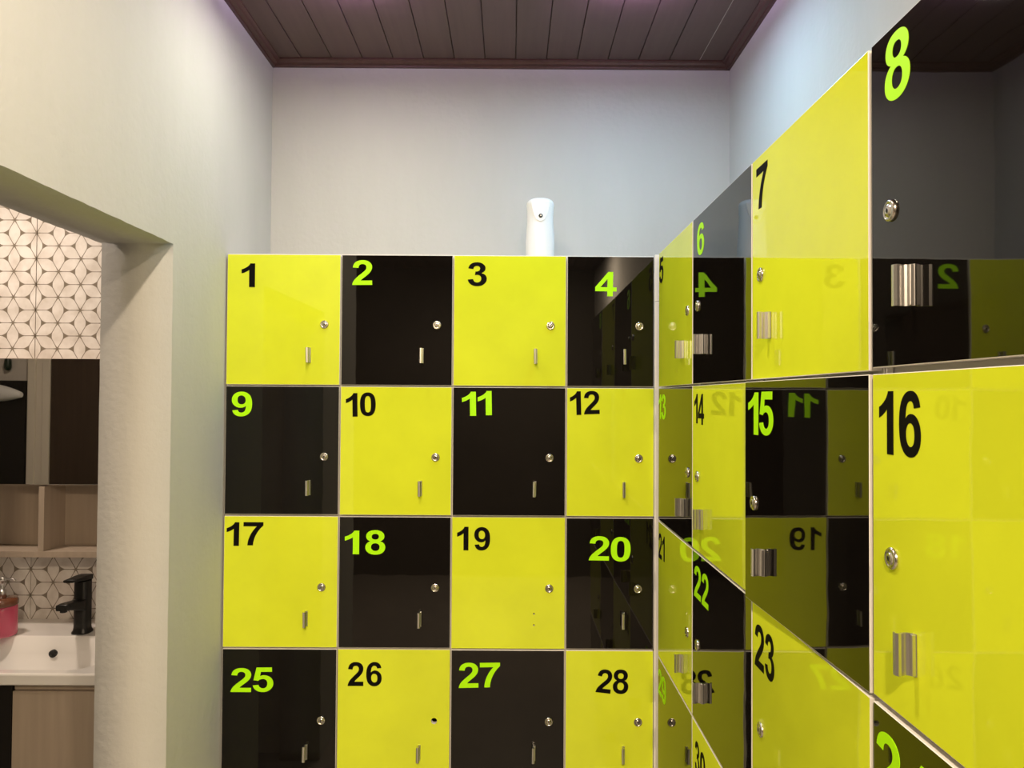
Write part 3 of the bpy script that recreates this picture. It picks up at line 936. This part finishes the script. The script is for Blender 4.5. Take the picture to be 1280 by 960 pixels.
mb.build('fixture_body', M['white_plastic'], tl)
gd = MB()
gd.lathe([(0.001, 0.0), (0.012, 0.004), (0.0175, 0.016), (0.018, 0.035), (0.015, 0.06), (0.009, 0.085), (0.004, 0.095)], (0, 0, 0), 'z', 20)
o = gd.build('wall_holder', M['green'], None, (-2.672, YN + 0.019, 1.748))
tag(o, 'small dark green drop-shaped holder on the grey washroom wall', 'holder')

# vanity and basin
van = tag(empty('vanity_cabinet', (-1.55, YB, 0.0)), 'beige vanity cabinet with a black panel for its dark niche, carrying the white basin', 'cabinet')
VT = 0.8135
part('side_panel', (-1.97, 2.105, 0.10), (-1.952, YB - 0.001, VT), M['beige'], van)
part('side_panel', (-1.133, 2.105, 0.10), (-1.115, YB - 0.001, VT), M['beige'], van)
part('bottom_panel', (-1.952, 2.105, 0.10), (-1.133, YB - 0.001, 0.118), M['beige'], van)
part('back_panel', (-1.952, YB - 0.012, 0.118), (-1.133, YB - 0.001, VT), M['beige'], van)
part('plinth', (-1.95, 2.16, 0.0), (-1.13, YB - 0.002, 0.10), M['blackpanel'], van)
part('cabinet_door', (-1.3875, 2.086, 0.115), (-1.118, 2.104, VT - 0.022), M['beige'], van)
part('top_rail', (-1.3875, 2.094, VT - 0.020), (-1.118, 2.104, VT - 0.001), M['beige'], van)
part('niche_panel', (-1.968, 2.086, 0.115), (-1.3905, 2.104, VT - 0.001), M['blackpanel'], van)  # black panel stands in for the darkness of the open niche

def rrect(cx, cy, hx, hy, r, z, per=10):
    pts = []
    for sx, sy, a0 in ((1, 1, 0), (-1, 1, PI / 2), (-1, -1, PI), (1, -1, 1.5 * PI)):
        for i in range(per):
            a = a0 + (PI / 2) * i / (per - 1)
            pts.append((cx + sx * (hx - r) + r * math.cos(a), cy + sy * (hy - r) + r * math.sin(a), z))
    return pts
bs = tag(empty('wash_basin', (-1.55, 2.32, VT)), 'white ceramic inset wash basin under the mirror cabinet', 'basin')
RZ = 0.8473 - VT
mb = MB()
ox, oy = -1.545 + 1.55, (2.0663 + 2.5765) / 2 - 2.32
hx_, hy_ = 0.437, (2.5765 - 2.0663) / 2
bx_, by_ = -1.535 + 1.55, (2.103 + 2.392) / 2 - 2.32
ihx, ihy = 0.345, (2.392 - 2.103) / 2
rings = [rrect(ox, oy, hx_ - 0.004, hy_ - 0.004, 0.012, 0.0003), rrect(ox, oy, hx_, hy_, 0.014, 0.004), rrect(ox, oy, hx_, hy_, 0.014, RZ - 0.005), rrect(ox, oy, hx_ - 0.0015, hy_ - 0.0015, 0.013, RZ - 0.0015), rrect(ox, oy, hx_ - 0.005, hy_ - 0.005, 0.011, RZ),
         rrect(bx_, by_, ihx + 0.004, ihy + 0.004, 0.060, RZ - 0.001), rrect(bx_, by_, ihx - 0.003, ihy - 0.003, 0.058, RZ - 0.006),
         rrect(bx_, by_ - 0.002, ihx - 0.018, ihy - 0.012, 0.055, RZ - 0.050), rrect(bx_, by_ - 0.004, ihx - 0.045, ihy - 0.026, 0.050, RZ - 0.095), rrect(bx_, by_ - 0.004, ihx - 0.11, ihy - 0.062, 0.040, RZ - 0.118), rrect(bx_, by_ - 0.004, 0.03, 0.03, 0.03, RZ - 0.124)]
mb.rings(rings[:5], 0, False, False, False)
mb.rings(rings[4:6], 0, False, False, False)
mb.rings(rings[5:], 0, True, False, True)
# underside of the bowl closes the casting
mb.rings([rings[0], [(x, y, 0.0003) for x, y, z in rrect(bx_, by_, ihx + 0.004, ihy + 0.004, 0.06, 0)]], 0, False, False, False)
bo = mb.build('basin_body', M['ceramic'], bs)
mb = MB()
mb.lathe([(0.0118, 0.006), (0.0118, -0.0035), (0.0095, -0.0045), (0.0085, -0.002), (0.001, -0.002)], (-1.452 + 1.55, 2.372 - 2.32, RZ - 0.050), 'y', 22, 0, False, True)
mb.build('overflow_ring', M['black_metal'], bo)

# black tap
tp = tag(empty('basin_tap', (-1.394, 2.432, 0.8473)), 'matt black single lever tap on the basin deck', 'tap')
mb = MB()
mb.rings([rrect(0, 0, 0.0285, 0.0285, 0.020, 0.0), rrect(0, 0, 0.0285, 0.0285, 0.020, 0.004), rrect(0, 0, 0.0245, 0.0245, 0.017, 0.010), rrect(0, 0, 0.0228, 0.0228, 0.015, 0.020), rrect(0, 0, 0.0222, 0.0222, 0.014, 0.165), rrect(0, 0, 0.0215, 0.0215, 0.013, 0.168)], 0, True)
mb.build('body', M['black_metal'], tp)
mb = MB()
def sect(y, zc, hw, hh):
    return [(x, y, z) for x, y2, z in [(a[0], 0, zc + a[1]) for a in rrect2(hw, hh)]]
def rrect2(hw, hh, r=0.004, per=5):
    pts = []
    for sx, sy, a0 in ((1, 1, 0), (-1, 1, PI / 2), (-1, -1, PI), (1, -1, 1.5 * PI)):
        for i in range(per):
            a = a0 + (PI / 2) * i / (per - 1)
            pts.append((sx * (hw - r) + r * math.cos(a), sy * (hh - r) + r * math.sin(a)))
    return pts
mb.rings([sect(-0.010, 0.092, 0.0205, 0.020), sect(-0.030, 0.095, 0.0200, 0.0165), sect(-0.095, 0.108, 0.0180, 0.0110), sect(-0.118, 0.110, 0.0165, 0.0090)], 0, True)
mb.lathe([(0.0105, 0.100), (0.0105, 0.094), (0.008, 0.093)], (0, -0.104, 0), 'z', 18)
mb.build('spout', M['black_metal'], tp)
mb = MB()
mb.rings([sect(0.020, 0.1765, 0.0215, 0.0085), sect(-0.018, 0.179, 0.0215, 0.0075), sect(-0.055, 0.182, 0.0190, 0.0048), sect(-0.082, 0.1835, 0.0165, 0.0042)], 0, True)
mb.build('lever', M['black_metal'], tp)

# soap dispenser
sd = tag(empty('soap_dispenser', (-1.632, 2.395, 0.8473)), 'pink glass soap dispenser with brown collar and chrome pump', 'dispenser')
mb = MB()
mb.lathe([(0.040, 0.0), (0.0435, 0.003), (0.0445, 0.010), (0.0440, 0.085), (0.0425, 0.096)], n=36)
mb.build('jar', M['pink'], sd)
mb = MB()
mb.lathe([(0.0440, 0.0965), (0.0452, 0.099), (0.0452, 0.112), (0.0420, 0.118), (0.016, 0.120)], n=36)
mb.build('lid', M['bronze'], sd)
mb = MB()
mb.lathe([(0.0125, 0.120), (0.0125, 0.142), (0.0115, 0.144), (0.0055, 0.145), (0.0055, 0.172), (0.0105, 0.173), (0.0105, 0.184), (0.008, 0.187)], n=22)
pp = mb.build('pump', M['alu'], sd)
mb = MB()
mb.rings([[(0.006, 0.0045 * math.cos(a), 0.180 + 0.0035 * math.sin(a)) for a in [2 * PI * j / 12 for j in range(12)]],
          [(0.036, 0.0038 * math.cos(a), 0.179 + 0.0030 * math.sin(a)) for a in [2 * PI * j / 12 for j in range(12)]],
          [(0.042, 0.0034 * math.cos(a), 0.175 + 0.0028 * math.sin(a)) for a in [2 * PI * j / 12 for j in range(12)]]], 0, True)
mb.build('pump_spout', M['alu'], pp)
